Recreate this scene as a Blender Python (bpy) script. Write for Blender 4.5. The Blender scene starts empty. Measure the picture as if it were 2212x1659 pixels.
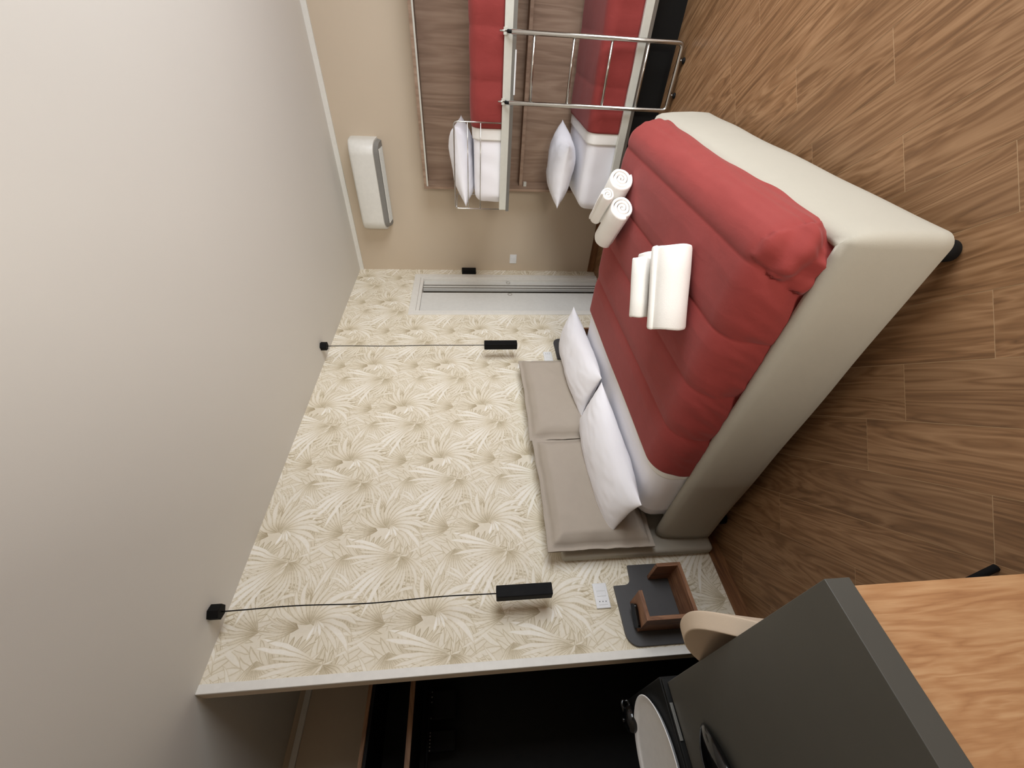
import bpy, bmesh, math, random
from mathutils import Vector, Matrix
from mathutils import noise as mnoise

random.seed(7)
S = bpy.context.scene
COL = S.collection
PI = math.pi

# ------------------------------------------------------------------ camera
F_PX, YAW, PITCH, ROLL = 872.103, 0.80409, 0.0950573, -0.016207
CAM = Vector((-4.57717, -2.44986, 1.53305))
fw = Vector((math.sin(YAW)*math.cos(PITCH), math.cos(YAW)*math.cos(PITCH), -math.sin(PITCH)))
rt = Vector((math.cos(YAW), -math.sin(YAW), 0))
up = rt.cross(fw)
r2 = rt*math.cos(ROLL) + up*math.sin(ROLL)
u2 = up*math.cos(ROLL) - rt*math.sin(ROLL)
cd = bpy.data.cameras.new('camera')
cam = bpy.data.objects.new('camera', cd)
COL.objects.link(cam)
# the phone was held sideways: the picture's right is the room's down
X, Y, Z = -u2, r2, -fw
cam.matrix_world = Matrix(((X.x, Y.x, Z.x, CAM.x), (X.y, Y.y, Z.y, CAM.y), (X.z, Y.z, Z.z, CAM.z), (0, 0, 0, 1)))
cd.sensor_fit = 'HORIZONTAL'
cd.sensor_width = 36.0
cd.lens = F_PX/2212*36.0
cd.clip_start = 0.02
S.camera = cam

# ------------------------------------------------------------------ world, lights, exposure
w = bpy.data.worlds.new('world')
S.world = w
w.use_nodes = True
w.node_tree.nodes['Background'].inputs[0].default_value = (0.75, 0.86, 1.0, 1)
w.node_tree.nodes['Background'].inputs[1].default_value = 0.6

def area(name, loc, target, sx, sy, power, col, spread=180):
    l = bpy.data.lights.new(name, 'AREA')
    l.shape = 'RECTANGLE'
    l.size, l.size_y = sx, sy
    l.energy = power
    l.color = col
    l.spread = math.radians(spread)
    o = bpy.data.objects.new(name, l)
    COL.objects.link(o)
    o.location = loc
    d = Vector(target) - Vector(loc)
    o.rotation_euler = d.to_track_quat('-Z', 'Y').to_euler()
    return o

# daylight entering by the wide window opposite the papered wall
area('window_daylight', (-2.45, -4.46, 1.25), (-2.45, 0, 1.25), 2.2, 1.9, 150, (0.92, 0.96, 1.0))
# daylight bounced off the sunlit ground outside the balcony door
area('balcony_daylight', (-8.2, -4.75, 0.75), (-4.2, -2.0, 1.5), 1.6, 1.3, 300, (1.0, 0.95, 0.86))

S.view_settings.view_transform = 'Standard'
S.view_settings.look = 'None'
S.view_settings.gamma = 1.0
S.view_settings.use_curve_mapping = False
S.view_settings.exposure = -0.2
S.cycles.max_bounces = 8
S.cycles.caustics_reflective = False
S.cycles.caustics_refractive = False

# ------------------------------------------------------------------ mesh helpers
class MB:
    def __init__(s): s.v = []; s.f = []
    def add(s, v, f, M=None):
        n = len(s.v)
        s.v += [tuple(M @ Vector(p)) for p in v] if M is not None else [tuple(p) for p in v]
        s.f += [tuple(i+n for i in q) for q in f]
        return s
    def box(s, x0, x1, y0, y1, z0, z1, M=None):
        x0, x1 = min(x0, x1), max(x0, x1); y0, y1 = min(y0, y1), max(y0, y1); z0, z1 = min(z0, z1), max(z0, z1)
        v = [(x0,y0,z0),(x1,y0,z0),(x1,y1,z0),(x0,y1,z0),(x0,y0,z1),(x1,y0,z1),(x1,y1,z1),(x0,y1,z1)]
        f = [(0,3,2,1),(4,5,6,7),(0,1,5,4),(1,2,6,5),(2,3,7,6),(3,0,4,7)]
        return s.add(v, f, M)
    def prism(s, poly, a0, a1, axis='z', M=None):
        """poly: 2-D outline (ccw seen from +axis for z), extruded a0..a1"""
        n = len(poly)
        def P(p, a):
            if axis == 'z': return (p[0], p[1], a)
            if axis == 'y': return (p[0], a, p[1])
            return (a, p[0], p[1])
        v = [P(p, a0) for p in poly] + [P(p, a1) for p in poly]
        f = [tuple(range(n-1, -1, -1)), tuple(range(n, 2*n))]
        for i in range(n):
            j = (i+1) % n
            f.append((i, j, n+j, n+i))
        return s.add(v, f, M)
    def tube(s, path, r, seg=10, closed=False, caps=True, M=None):
        P = [Vector(p) for p in path]
        n = len(P)
        v = []; f = []
        nrm = None
        for i in range(n):
            if closed: t = (P[(i+1) % n]-P[i-1]).normalized()
            elif i == 0: t = (P[1]-P[0]).normalized()
            elif i == n-1: t = (P[-1]-P[-2]).normalized()
            else: t = ((P[i+1]-P[i]).normalized()+(P[i]-P[i-1]).normalized()).normalized()
            if nrm is None:
                a = Vector((0,0,1)) if abs(t.z) < .9 else Vector((1,0,0))
                nrm = (a - t*a.dot(t)).normalized()
            else:
                nrm = (nrm - t*nrm.dot(t)).normalized()
            b = t.cross(nrm)
            rr = r[i] if isinstance(r, (list, tuple)) else r
            for k in range(seg):
                a = 2*PI*k/seg
                v.append(P[i] + (nrm*math.cos(a)+b*math.sin(a))*rr)
        m = n if closed else n-1
        for i in range(m):
            for k in range(seg):
                a = i*seg+k; b_ = i*seg+(k+1) % seg
                c = ((i+1) % n)*seg+(k+1) % seg; d = ((i+1) % n)*seg+k
                f.append((a, b_, c, d))
        if caps and not closed:
            f.append(tuple(range(seg-1, -1, -1)))
            f.append(tuple(range((n-1)*seg, n*seg)))
        return s.add(v, f, M)
    def lathe(s, prof, seg=40, M=None):
        """prof: list of (r,z) from bottom to top"""
        v = []; f = []
        n = len(prof)
        for (r, z) in prof:
            for k in range(seg):
                a = 2*PI*k/seg
                v.append((r*math.cos(a), r*math.sin(a), z))
        for i in range(n-1):
            for k in range(seg):
                f.append((i*seg+k, i*seg+(k+1) % seg, (i+1)*seg+(k+1) % seg, (i+1)*seg+k))
        f.append(tuple(range(seg-1, -1, -1)))
        f.append(tuple(range((n-1)*seg, n*seg)))
        return s.add(v, f, M)
    def grid(s, fn, nu, nv, flip=False, M=None):
        v = [fn(i/nu, j/nv) for j in range(nv+1) for i in range(nu+1)]
        f = []
        for j in range(nv):
            for i in range(nu):
                a = j*(nu+1)+i
                q = (a, a+1, a+nu+2, a+nu+1)
                f.append(q[::-1] if flip else q)
        return s.add(v, f, M)
    def build(s, name, mat, parent=None, smooth=False, bevel=0, segs=2, merge=0, subsurf=0, solid=0):
        me = bpy.data.meshes.new(name)
        me.from_pydata(s.v, [], s.f)
        if merge:
            bm = bmesh.new(); bm.from_mesh(me)
            bmesh.ops.remove_doubles(bm, verts=bm.verts, dist=merge)
            bmesh.ops.recalc_face_normals(bm, faces=bm.faces)
            bm.to_mesh(me); bm.free()
        me.update()
        if smooth:
            me.polygons.foreach_set('use_smooth', [True]*len(me.polygons))
        if mat: me.materials.append(mat)
        o = bpy.data.objects.new(name, me)
        COL.objects.link(o)
        if parent: 
            o.parent = parent
        if solid:
            m = o.modifiers.new('solid', 'SOLIDIFY'); m.thickness = solid; m.offset = -1
        if bevel:
            m = o.modifiers.new('bevel', 'BEVEL'); m.width = bevel; m.segments = segs; m.limit_method = 'ANGLE'; m.angle_limit = math.radians(40)
        if subsurf:
            m = o.modifiers.new('sub', 'SUBSURF'); m.levels = subsurf; m.render_levels = subsurf
        return o

def tag(o, label=None, cat=None, group=None, kind=None):
    if label: o['label'] = label
    if cat: o['category'] = cat
    if group: o['group'] = group
    if kind: o['kind'] = kind
    return o

def thing(name, loc, label, cat, group=None, rot=(0, 0, 0)):
    o = bpy.data.objects.new(name, None)
    COL.objects.link(o)
    o.location = loc; o.rotation_euler = rot
    o.empty_display_size = .05
    return tag(o, label, cat, group)

def struct(o): return tag(o, kind='structure')

def arc(cx, cy, r, a0, a1, n=6):
    return [(cx+r*math.cos(math.radians(a0+(a1-a0)*i/n)), cy+r*math.sin(math.radians(a0+(a1-a0)*i/n))) for i in range(n+1)]

def rrect(x0, x1, y0, y1, r, n=6):
    return arc(x1-r, y0+r, r, -90, 0, n)+arc(x1-r, y1-r, r, 0, 90, n)+arc(x0+r, y1-r, r, 90, 180, n)+arc(x0+r, y0+r, r, 180, 270, n)

# ------------------------------------------------------------------ materials
def srgb(r, g, b):
    f = lambda c: c/12.92 if c <= .04045 else ((c+.055)/1.055)**2.4
    return (f(r/255), f(g/255), f(b/255), 1)

class NT:
    """thin helper to write node trees"""
    def __init__(s, nt): s.nt = nt; s.n = nt.nodes; s.l = nt.links
    def node(s, typ, **kw):
        n = s.n.new(typ)
        for k, v in kw.items(): setattr(n, k, v)
        return n
    def put(s, sock, v):
        if hasattr(v, 'is_output') or isinstance(v, bpy.types.NodeSocket): s.l.new(v, sock)
        else: sock.default_value = v
    def m(s, op, a, b=None, c=None, clamp=False):
        n = s.n.new('ShaderNodeMath'); n.operation = op; n.use_clamp = clamp
        s.put(n.inputs[0], a)
        if b is not None: s.put(n.inputs[1], b)
        if c is not None: s.put(n.inputs[2], c)
        return n.outputs[0]
    def mix(s, f, a, b, typ='RGBA', blend='MIX'):
        n = s.n.new('ShaderNodeMix'); n.data_type = typ
        if typ == 'RGBA':
            n.blend_type = blend; s.put(n.inputs[0], f); s.put(n.inputs[6], a); s.put(n.inputs[7], b); return n.outputs[2]
        s.put(n.inputs[0], f); s.put(n.inputs[2], a); s.put(n.inputs[3], b); return n.outputs[0]
    def smooth(s, v, a, b, to0=0.0, to1=1.0):
        n = s.n.new('ShaderNodeMapRange'); n.interpolation_type = 'SMOOTHSTEP'
        s.put(n.inputs[0], v); n.inputs[1].default_value = a; n.inputs[2].default_value = b
        n.inputs[3].default_value = to0; n.inputs[4].default_value = to1
        return n.outputs[0]
    def noise(s, vec, scale, detail=2, rough=.5, dist=0, col=False):
        n = s.n.new('ShaderNodeTexNoise'); s.put(n.inputs['Vector'], vec)
        n.inputs['Scale'].default_value = scale; n.inputs['Detail'].default_value = detail
        n.inputs['Roughness'].default_value = rough; n.inputs['Distortion'].default_value = dist
        return n.outputs[1 if col else 0]
    def ramp(s, f, stops):
        n = s.n.new('ShaderNodeValToRGB'); s.put(n.inputs[0], f)
        e = n.color_ramp.elements
        while len(e) < len(stops): e.new(.5)
        for el, (p, c) in zip(e, stops): el.position = p; el.color = c
        return n.outputs[0]
    def mapping(s, vec, scale=(1,1,1), loc=(0,0,0), rot=(0,0,0)):
        n = s.n.new('ShaderNodeMapping'); s.put(n.inputs[0], vec)
        n.inputs[1].default_value = loc; n.inputs[2].default_value = rot; n.inputs[3].default_value = scale
        return n.outputs[0]
    def bump(s, h, strength=.2, dist=.01):
        n = s.n.new('ShaderNodeBump'); n.inputs['Strength'].default_value = strength; n.inputs['Distance'].default_value = dist
        s.put(n.inputs['Height'], h); return n.outputs[0]

def base(name, rough=.6, color=(.5,.5,.5,1), metallic=0, spec=.5):
    m = bpy.data.materials.new(name); m.use_nodes = True
    t = NT(m.node_tree); b = m.node_tree.nodes['Principled BSDF']
    b.inputs['Base Color'].default_value = color
    b.inputs['Roughness'].default_value = rough
    b.inputs['Metallic'].default_value = metallic
    b.inputs['Specular IOR Level'].default_value = spec
    return m, t, b

def objco(t): return t.node('ShaderNodeTexCoord').outputs['Object']

def paint(name, c, rough=.8, var=.05):
    m, t, b = base(name, rough, c, spec=.25)
    co = objco(t)
    n = t.noise(co, 1.3, 3)
    c2 = tuple(x*(1-var) for x in c[:3])+(1,)
    t.put(b.inputs['Base Color'], t.mix(n, c, c2))
    t.put(b.inputs['Normal'], t.bump(t.noise(co, 260, 2), .06, .002))
    return m

def fabric(name, c, c2=None, scale=420, bump=.25, rough=.9, sheen=.0, var=.12, wr=0, wrs=9):
    m, t, b = base(name, rough, c, spec=.15)
    co = objco(t)
    if c2 is None: c2 = tuple(x*(1-var) for x in c[:3])+(1,)
    n = t.noise(co, 14, 4, .6)
    fine = t.noise(co, scale, 2)
    t.put(b.inputs['Base Color'], t.mix(t.m('ADD', t.m('MULTIPLY', n, .5), t.m('MULTIPLY', fine, .5)), c, c2))
    h = t.m('MULTIPLY', fine, .15)
    if wr: h = t.m('ADD', h, t.m('MULTIPLY', t.noise(co, wrs, 3, .5, .8), wr))
    t.put(b.inputs['Normal'], t.bump(h, bump, .01))
    b.inputs['Sheen Weight'].default_value = sheen
    return m

def plain(name, c, rough=.5, metallic=0, spec=.5, var=.06, nscale=30):
    m, t, b = base(name, rough, c, metallic, spec)
    co = objco(t)
    n = t.noise(co, nscale, 3)
    c2 = tuple(x*(1-var*2) for x in c[:3])+(1,)
    t.put(b.inputs['Base Color'], t.mix(n, c, c2))
    t.put(b.inputs['Roughness'], t.m('ADD', t.m('MULTIPLY', n, .1), rough-.05))
    return m

def wood(name, dark, mid, light, axis='x', grain=1.0, rough=.5, rnd=True, cath=1.0, spec=.4):
    """grain runs along the object's own axis"""
    m, t, b = base(name, rough, mid, spec=spec)
    co = objco(t)
    if rnd:
        oi = t.node('ShaderNodeObjectInfo')
        cx = t.node('ShaderNodeCombineXYZ')
        for i, k in enumerate((37.0, 91.0, 53.0)):
            t.put(cx.inputs[i], t.m('MULTIPLY', oi.outputs['Random'], k))
        va = t.node('ShaderNodeVectorMath', operation='ADD')
        t.put(va.inputs[0], co); t.put(va.inputs[1], cx.outputs[0]); co = va.outputs[0]
    sc = {'x': (.55, 4.5, 4.5), 'y': (4.5, .55, 4.5), 'z': (4.5, 4.5, .55)}[axis]
    p = t.mapping(co, tuple(k*grain for k in sc))
    big = t.noise(p, 1.6, 3, .55, 1.3*cath)
    rings = t.m('FRACT', t.m('MULTIPLY', big, 7.0))
    rings = t.m('ABSOLUTE', t.m('SUBTRACT', t.m('MULTIPLY', rings, 2), 1))
    fs = {'x': (3, 70, 70), 'y': (70, 3, 70), 'z': (70, 70, 3)}[axis]
    fine = t.noise(t.mapping(co, tuple(k*grain for k in fs)), 1.0, 4, .65)
    mids = {'x': (1.2, 16, 16), 'y': (16, 1.2, 16), 'z': (16, 16, 1.2)}[axis]
    mid_n = t.noise(t.mapping(co, tuple(k*grain for k in mids)), 1.0, 4, .6, .6)
    f = t.m('ADD', t.m('MULTIPLY', rings, .27), t.m('ADD', t.m('MULTIPLY', fine, .45), t.m('MULTIPLY', mid_n, .5)))
    col = t.ramp(f, [(.30, dark), (.56, mid), (.82, light)])
    if rnd:
        hv = t.node('ShaderNodeHueSaturation')
        t.put(hv.inputs['Value'], t.m('ADD', t.m('MULTIPLY', oi.outputs['Random'], .18), .91))
        t.put(hv.inputs['Color'], col); col = hv.outputs[0]
    t.put(b.inputs['Base Color'], col)
    t.put(b.inputs['Roughness'], t.m('ADD', t.m('MULTIPLY', fine, .15), rough-.07))
    t.put(b.inputs['Normal'], t.bump(fine, .12, .002))
    return m

# palm-leaf wallpaper: fans of blades repeated on a half-drop lattice
PW, PH = .5215, .642
def fan_group():
    g = bpy.data.node_groups.new('palm_fan', 'ShaderNodeTree')
    for nme in ('x', 'y', 'cx', 'cy', 'ylo', 'angle', 'spread', 'radius', 'count', 'curl', 'seed', 'tone', 'prev'):
        g.interface.new_socket(nme, in_out='INPUT', socket_type='NodeSocketFloat')
    g.interface.new_socket('value', in_out='OUTPUT', socket_type='NodeSocketFloat')
    t = NT(g)
    gi = t.node('NodeGroupInput'); go = t.node('NodeGroupOutput')
    I = {s.name: s for s in gi.outputs if s.name}
    dx = t.m('WRAP', t.m('SUBTRACT', I['x'], I['cx']), PW, -PW)
    dy = t.m('WRAP', t.m('SUBTRACT', I['y'], I['cy']), t.m('ADD', I['ylo'], PH), I['ylo'])
    ca = t.m('COSINE', I['angle']); sa = t.m('SINE', I['angle'])
    ex = t.m('ADD', t.m('MULTIPLY', dx, ca), t.m('MULTIPLY', dy, sa))
    ey = t.m('SUBTRACT', t.m('MULTIPLY', dy, ca), t.m('MULTIPLY', dx, sa))
    r = t.m('SQRT', t.m('ADD', t.m('MULTIPLY', ex, ex), t.m('MULTIPLY', ey, ey)))
    th = t.m('ADD', t.m('ARCTAN2', ey, ex), t.m('MULTIPLY', I['curl'], r))
    tt = t.m('MULTIPLY', th, I['count'])
    idn = t.m('FLOOR', tt)
    fr = t.m('SUBTRACT', tt, idn)
    wn = t.node('ShaderNodeTexWhiteNoise', noise_dimensions='2D')
    cv = t.node('ShaderNodeCombineXYZ'); t.put(cv.inputs[0], idn); t.put(cv.inputs[1], I['seed'])
    t.put(wn.inputs['Vector'], cv.outputs[0])
    rn = wn.outputs['Value']
    L = t.m('MULTIPLY', I['radius'], t.m('ADD', t.m('MULTIPLY', rn, .42), .58))
    q = t.m('DIVIDE', r, L)
    c = t.m('ABSOLUTE', t.m('SUBTRACT', t.m('MULTIPLY', fr, 2), 1))
    wdt = t.m('SUBTRACT', 1.0, t.m('POWER', q, 4.5))
    e = t.m('SUBTRACT', wdt, c)                       # >0 inside the blade
    inside = t.m('MULTIPLY', t.smooth(e, -.05, .12), t.m('LESS_THAN', q, 1.0))
    inside = t.m('MULTIPLY', inside, t.m('LESS_THAN', t.m('ABSOLUTE', th), I['spread']))
    line = t.smooth(e, .06, .34, 1.0, 0.0)              # outline
    root = t.smooth(q, .05, .55, 1.0, 0.0)
    v = t.m('ADD', I['tone'], t.m('MULTIPLY', t.m('SUBTRACT', rn, .5), .26))
    v = t.m('SUBTRACT', v, t.m('MULTIPLY', line, .33))
    v = t.m('SUBTRACT', v, t.m('MULTIPLY', root, .36))
    out = t.mix(t.m('MULTIPLY', inside, .92), I['prev'], v, 'FLOAT')
    t.put(go.inputs[0], out)
    return g

def wallpaper():
    m, t, b = base('palm_leaf_wallpaper', .75, spec=.25)
    co = objco(t)
    wob = t.node('ShaderNodeVectorMath', operation='ADD')
    nz = t.node('ShaderNodeVectorMath', operation='SCALE')
    t.put(nz.inputs[0], t.noise(co, 7.5, 2, col=True)); nz.inputs['Scale'].default_value = .028
    t.put(wob.inputs[0], co); t.put(wob.inputs[1], nz.outputs[0])
    sp = t.node('ShaderNodeSeparateXYZ'); t.put(sp.inputs[0], wob.outputs[0])
    x, z = sp.outputs[0], sp.outputs[2]
    g = fan_group()
    R = math.radians
    fans = [  # dx dz ylo angle spread radius count curl seed tone
        (.20, .20, -.32, R(20), 3.1, .30, 4.0, 1.8, 11, .58),
        (.05, -.20, -.32, R(-80), 3.1, .30, 4.4, -2.2, 12, .62),
        (-.22, .06, -.32, R(140), 3.1, .28, 4.2, 2.4, 13, .56),
        (.16, .31, -.2, R(60), 2.2, .30, 5.5, 3.0, 1, .66),
        (.10, .02, -.3, R(-40), 1.5, .28, 6.0, -3.5, 2, .64),
        (-.155, .215, -.40, R(185), 1.1, .28, 7.0, -1.2, 3, .68),
        (-.025, .252, -.12, R(80), .95, .30, 7.0, .8, 4, .66),
        (-.19, -.105, -.42, R(228), .9, .30, 5.5, 3.6, 5, .70),
        (.11, -.17, -.2, R(45), 1.1, .20, 5.0, -4.0, 14, .72),
        (-.19, -.100, -.08, R(100), .78, .40, 7.5, -.5, 6, .78),
        (-.02, .055, -.10, R(80), .8, .24, 7.0, 1.6, 7, .58),
        (.0, .0, -.32, R(-10), 1.9, .28, 4.2, 2.6, 8, .70),
        (.02, -.02, -.30, R(215), .6, .13, 3.0, 3.0, 9, .95),
    ]
    sx, sz = -3.303, 2.106
    wash = t.noise(co, 5, 3)
    val = t.m('ADD', t.m('MULTIPLY', wash, .25), .50)
    for (dx, dz, ylo, ang, spr, rad, cnt, curl, seed, tone) in fans:
        for k in (0, 1):
            n = t.node('ShaderNodeGroup'); n.node_tree = g
            vals = dict(cx=sx+dx+k*PW, cy=sz+dz+k*PH/2, ylo=ylo, angle=ang, spread=spr, radius=rad, count=cnt, curl=curl, seed=seed+k*0, tone=tone)
            for kk, vv in vals.items(): n.inputs[kk].default_value = vv
            t.put(n.inputs['x'], x); t.put(n.inputs['y'], z); t.put(n.inputs['prev'], val)
            val = n.outputs[0]
    val = t.m('ADD', val, t.m('MULTIPLY', t.m('SUBTRACT', t.noise(co, 60, 3, .7), .5), .22))
    col = t.ramp(val, [(.08, srgb(154, 138, 110)), (.34, srgb(198, 185, 158)), (.56, srgb(224, 214, 193)), (.95, srgb(247, 243, 234))])
    t.put(b.inputs['Base Color'], col)
    t.put(b.inputs['Normal'], t.bump(t.noise(co, 300, 2), .08, .002))
    return m

M = {}
M['paper'] = wallpaper()
M['ceiling'] = paint('ceiling_paint', srgb(222, 218, 210))
M['beige'] = paint('beige_wall_paint', srgb(203, 187, 166))
M['white_trim'] = plain('white_trim', srgb(232, 229, 222), .5)
M['white_door'] = plain('white_lacquer', srgb(222, 221, 216), .4)
M['grey_alu'] = plain('grey_aluminium', srgb(150, 150, 146), .35, .8)
M['chrome'] = plain('brushed_chrome', srgb(205, 203, 198), .22, 1.0)
M['rail_white'] = plain('pale_rail_metal', srgb(222, 222, 212), .4, .3)
M['plank'] = wood('oak_look_plank', srgb(92, 65, 42), srgb(131, 96, 65), srgb(160, 124, 90), 'x', .8, .45, True, 1.7)
M['grout'] = plain('pale_grout', srgb(190, 160, 124), .8)
M['baseboard'] = wood('baseboard_wood', srgb(80, 50, 30), srgb(112, 74, 45), srgb(140, 98, 62), 'x', 1.0, .5, False)
M['bunk_wood'] = wood('taupe_bunk_laminate', srgb(126, 102, 84), srgb(146, 120, 100), srgb(164, 139, 118), 'z', .7, .55, False, .3)
M['walnut'] = wood('walnut_board', srgb(88, 58, 40), srgb(122, 84, 60), srgb(148, 108, 80), 'x', 1.6, .5, True)
M['oak'] = wood('light_oak_panel', srgb(160, 112, 74), srgb(184, 136, 93), srgb(202, 158, 114), 'z', 2.4, .5, False, .35)
M['desk'] = plain('graphite_laminate', srgb(84, 82, 76), .45, 0, .4, .05, 8)
M['graphite'] = plain('graphite_panel', srgb(74, 73, 74), .5, 0, .4)
M['black'] = plain('matt_black_metal', srgb(9, 9, 10), .7, 0, .2)
M['black_gloss'] = plain('gloss_black', srgb(10, 10, 11), .12)
M['wardrobe_black'] = plain('black_wardrobe_board', srgb(15, 15, 14), .6, 0, .25)
M['wardrobe_edge'] = wood('wardrobe_edge_wood', srgb(104, 74, 50), srgb(134, 98, 68), srgb(156, 118, 86), 'x', 1.0, .5, False)
M['bedfabric'] = fabric('greige_bed_fabric', srgb(177, 171, 158), scale=520, bump=.3, var=.10)
M['cushion'] = fabric('taupe_cushion_fabric', srgb(176, 165, 152), scale=480, bump=.3, var=.12)
M['sheet'] = fabric('white_cotton_sheet', srgb(245, 243, 247), scale=600, bump=.25, var=.03, wr=.8, wrs=7)
M['pillow'] = fabric('white_pillowcase', srgb(245, 244, 249), scale=600, bump=.22, var=.03, wr=.7, wrs=6)
M['fold'] = fabric('ivory_sheet_hem', srgb(243, 240, 235), scale=600, bump=.2, var=.03)
M['towel'] = fabric('white_terry', srgb(246, 243, 238), scale=330, bump=.55, var=.04)
M['chair'] = fabric('beige_chair_fabric', srgb(205, 186, 164), scale=500, bump=.2)
M['plastic'] = plain('white_plastic', srgb(236, 237, 238), .35)
M['ac'] = plain('off_white_plastic', srgb(226, 224, 217), .4)
M['ac_dark'] = plain('grey_grille', srgb(140, 138, 133), .6)
M['tray'] = plain('white_melamine', srgb(248, 248, 248), .35)
M['dark_tile'] = plain('dark_bathroom', srgb(70, 76, 76), .4)

def duvet_mat():
    m, t, b = base('red_quilt_fabric', .78, spec=.2)
    co = objco(t)
    n = t.noise(co, 10, 3)
    fine = t.noise(co, 500, 2)
    t.put(b.inputs['Base Color'], t.mix(t.m('ADD', t.m('MULTIPLY', n, .6), t.m('MULTIPLY', fine, .4)), srgb(150, 62, 58), srgb(130, 50, 47)))
    wr = t.noise(t.mapping(co, (6, 16, 9)), 1.0, 3, .5, 1.2)
    t.put(b.inputs['Normal'], t.bump(t.m('ADD', t.m('MULTIPLY', wr, .35), t.m('MULTIPLY', fine, .05)), .28, .02))
    b.inputs['Sheen Weight'].default_value = .12
    b.inputs['Sheen Tint'].default_value = (1, .75, .75, 1)
    return m
M['duvet'] = duvet_mat()

# ------------------------------------------------------------------ room shell
H = 2.86
XL = -4.101            # free end of the papered wall
XD = -5.45             # wall behind the desk
YC = -4.40             # window wall
YR = 1.385             # back of the alcove
DX0, DX1, DZ = -.905, -.205, 2.13   # door opening

# floor: grout bed + diagonal planks
fl = MB().box(XD-.2, .3, YC-.15, YR+.1, -.12, -.0009).build('floor', M['grout'])
struct(fl)
def clip(poly, xmin, xmax, ymin, ymax):
    def cl(P, inside, inter):
        out = []
        for i in range(len(P)):
            a, b_ = P[i-1], P[i]
            if inside(b_):
                if not inside(a): out.append(inter(a, b_))
                out.append(b_)
            elif inside(a): out.append(inter(a, b_))
        return out
    def ix(v): return lambda a, b_: (v, a[1]+(b_[1]-a[1])*(v-a[0])/(b_[0]-a[0]))
    def iy(v): return lambda a, b_: (a[0]+(b_[0]-a[0])*(v-a[1])/(b_[1]-a[1]), v)
    for ins, it in ((lambda p: p[0] >= xmin, ix(xmin)), (lambda p: p[0] <= xmax, ix(xmax)), (lambda p: p[1] >= ymin, iy(ymin)), (lambda p: p[1] <= ymax, iy(ymax))):
        poly = cl(poly, ins, it)
        if len(poly) < 3: return []
    return poly
s2 = math.sqrt(.5)
joints = {-1: -2.80, 0: -3.235, 1: -2.45, 2: -3.31, 3: -3.69, 4: -3.986, 5: -3.10, 6: -2.70, 7: -3.665, 8: -3.52, 9: -3.90, 10: -3.05, 11: -3.45, 12: -2.75}
PLW, PLL, B0, G = .2035, 1.22, .0075, .0011
for k in range(-20, 26):
    a0 = joints.get(k, random.uniform(-3.6, -2.4))
    for i in range(-6, 6):
        A, Bv = a0+i*PLL, B0+k*PLW
        q = [(A+G, Bv+G), (A+PLL-G, Bv+G), (A+PLL-G, Bv+PLW-G), (A+G, Bv+PLW-G)]
        wq = [((a-b_)*s2, (a+b_)*s2) for a, b_ in q]
        top = 0.0 if True else 0
        P = clip(wq, XD+.002, -.002, YC+.002, -.002)
        if not P:
            P = clip(wq, XD+.002, -3.302, -.002, YR-.002)
        if not P: continue
        ar = abs(sum(P[j-1][0]*P[j][1]-P[j][0]*P[j-1][1] for j in range(len(P))))/2
        if ar < .002: continue
        ca, cb = A+PLL/2, Bv+PLW/2
        cx_, cy_ = (ca-cb)*s2, (ca+cb)*s2
        # to local plank frame (grain along local x)
        loc = [(((px-cx_)+(py-cy_))*s2, (-(px-cx_)+(py-cy_))*s2) for px, py in P]
        o = MB().prism(loc, -.0008, 0).build('plank', M['plank'], fl, bevel=0)
        o.location = (cx_, cy_, random.uniform(-.0002, 0)); o.rotation_euler = (0, 0, PI/4)

# ceiling
struct(MB().box(XD-.2, .2, YC-.15, YR+.1, H, H+.1).build('ceiling', M['ceiling']))
# papered wall with the door opening
wb = MB()
wb.box(XL, DX0, 0, .09, 0, H).box(DX0, DX1, 0, .09, DZ, H).box(DX1, 0, 0, .09, 0, H)
struct(wb.build('wall_back', M['paper']))
# bunk wall
struct(MB().box(0, .15, YC-.15, 1.5, 0, H).build('wall_right', M['beige']))
# window wall with a wide opening, desk wall with a balcony door
wf = MB()
wf.box(XD-.15, -3.6, YC-.15, YC, 0, H).box(-3.6, -1.3, YC-.15, YC, 0, .28).box(-3.6, -1.3, YC-.15, YC, 2.22, H).box(-1.3, 0, YC-.15, YC, 0, H)
struct(wf.build('wall_front', M['beige']))
wl = MB()
wl.box(XD-.15, XD, -2.76, YR, 0, H).box(XD-.15, XD, -3.56, -2.76, 2.35, H).box(XD-.15, XD, YC, -3.56, 0, H)
struct(wl.build('wall_left', M['beige']))
# alcove behind the papered wall
struct(MB().box(XD, -3.2, YR, YR+.1, 0, H).build('wall_alcove_back', M['beige']))
struct(MB().box(-3.3, -3.2, .09, YR, 0, H).build('wall_alcove_side', M['beige']))
# dark bathroom behind the sliding door
bt = MB().box(-1.5, -1.42, .09, 1.4, 0, H).box(-1.5, .0, 1.4, 1.5, 0, H).build('wall_bathroom', M['dark_tile'])
struct(bt)
struct(MB().box(-1.42, 0, .95, .97, 0, 1.02).box(-1.42, 0, .93, .99, 1.02, 1.05).build('wall_bathroom_dado', M['black']))
# window frame and balcony door frame
wn_ = MB().box(-3.6, -3.54, YC-.1, YC-.03, .28, 2.22).box(-1.36, -1.3, YC-.1, YC-.03, .28, 2.22).box(-3.54, -1.36, YC-.1, YC-.03, .28, .34).box(-3.54, -1.36, YC-.1, YC-.03, 2.16, 2.22)
struct(wn_.build('window_1', M['white_trim']))
struct(MB().box(XD-.11, XD-.04, -2.82, -2.76, 0, 2.35).box(XD-.11, XD-.04, -3.56, -2.82, 2.29, 2.35).build('window_2', M['white_trim']))
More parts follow.
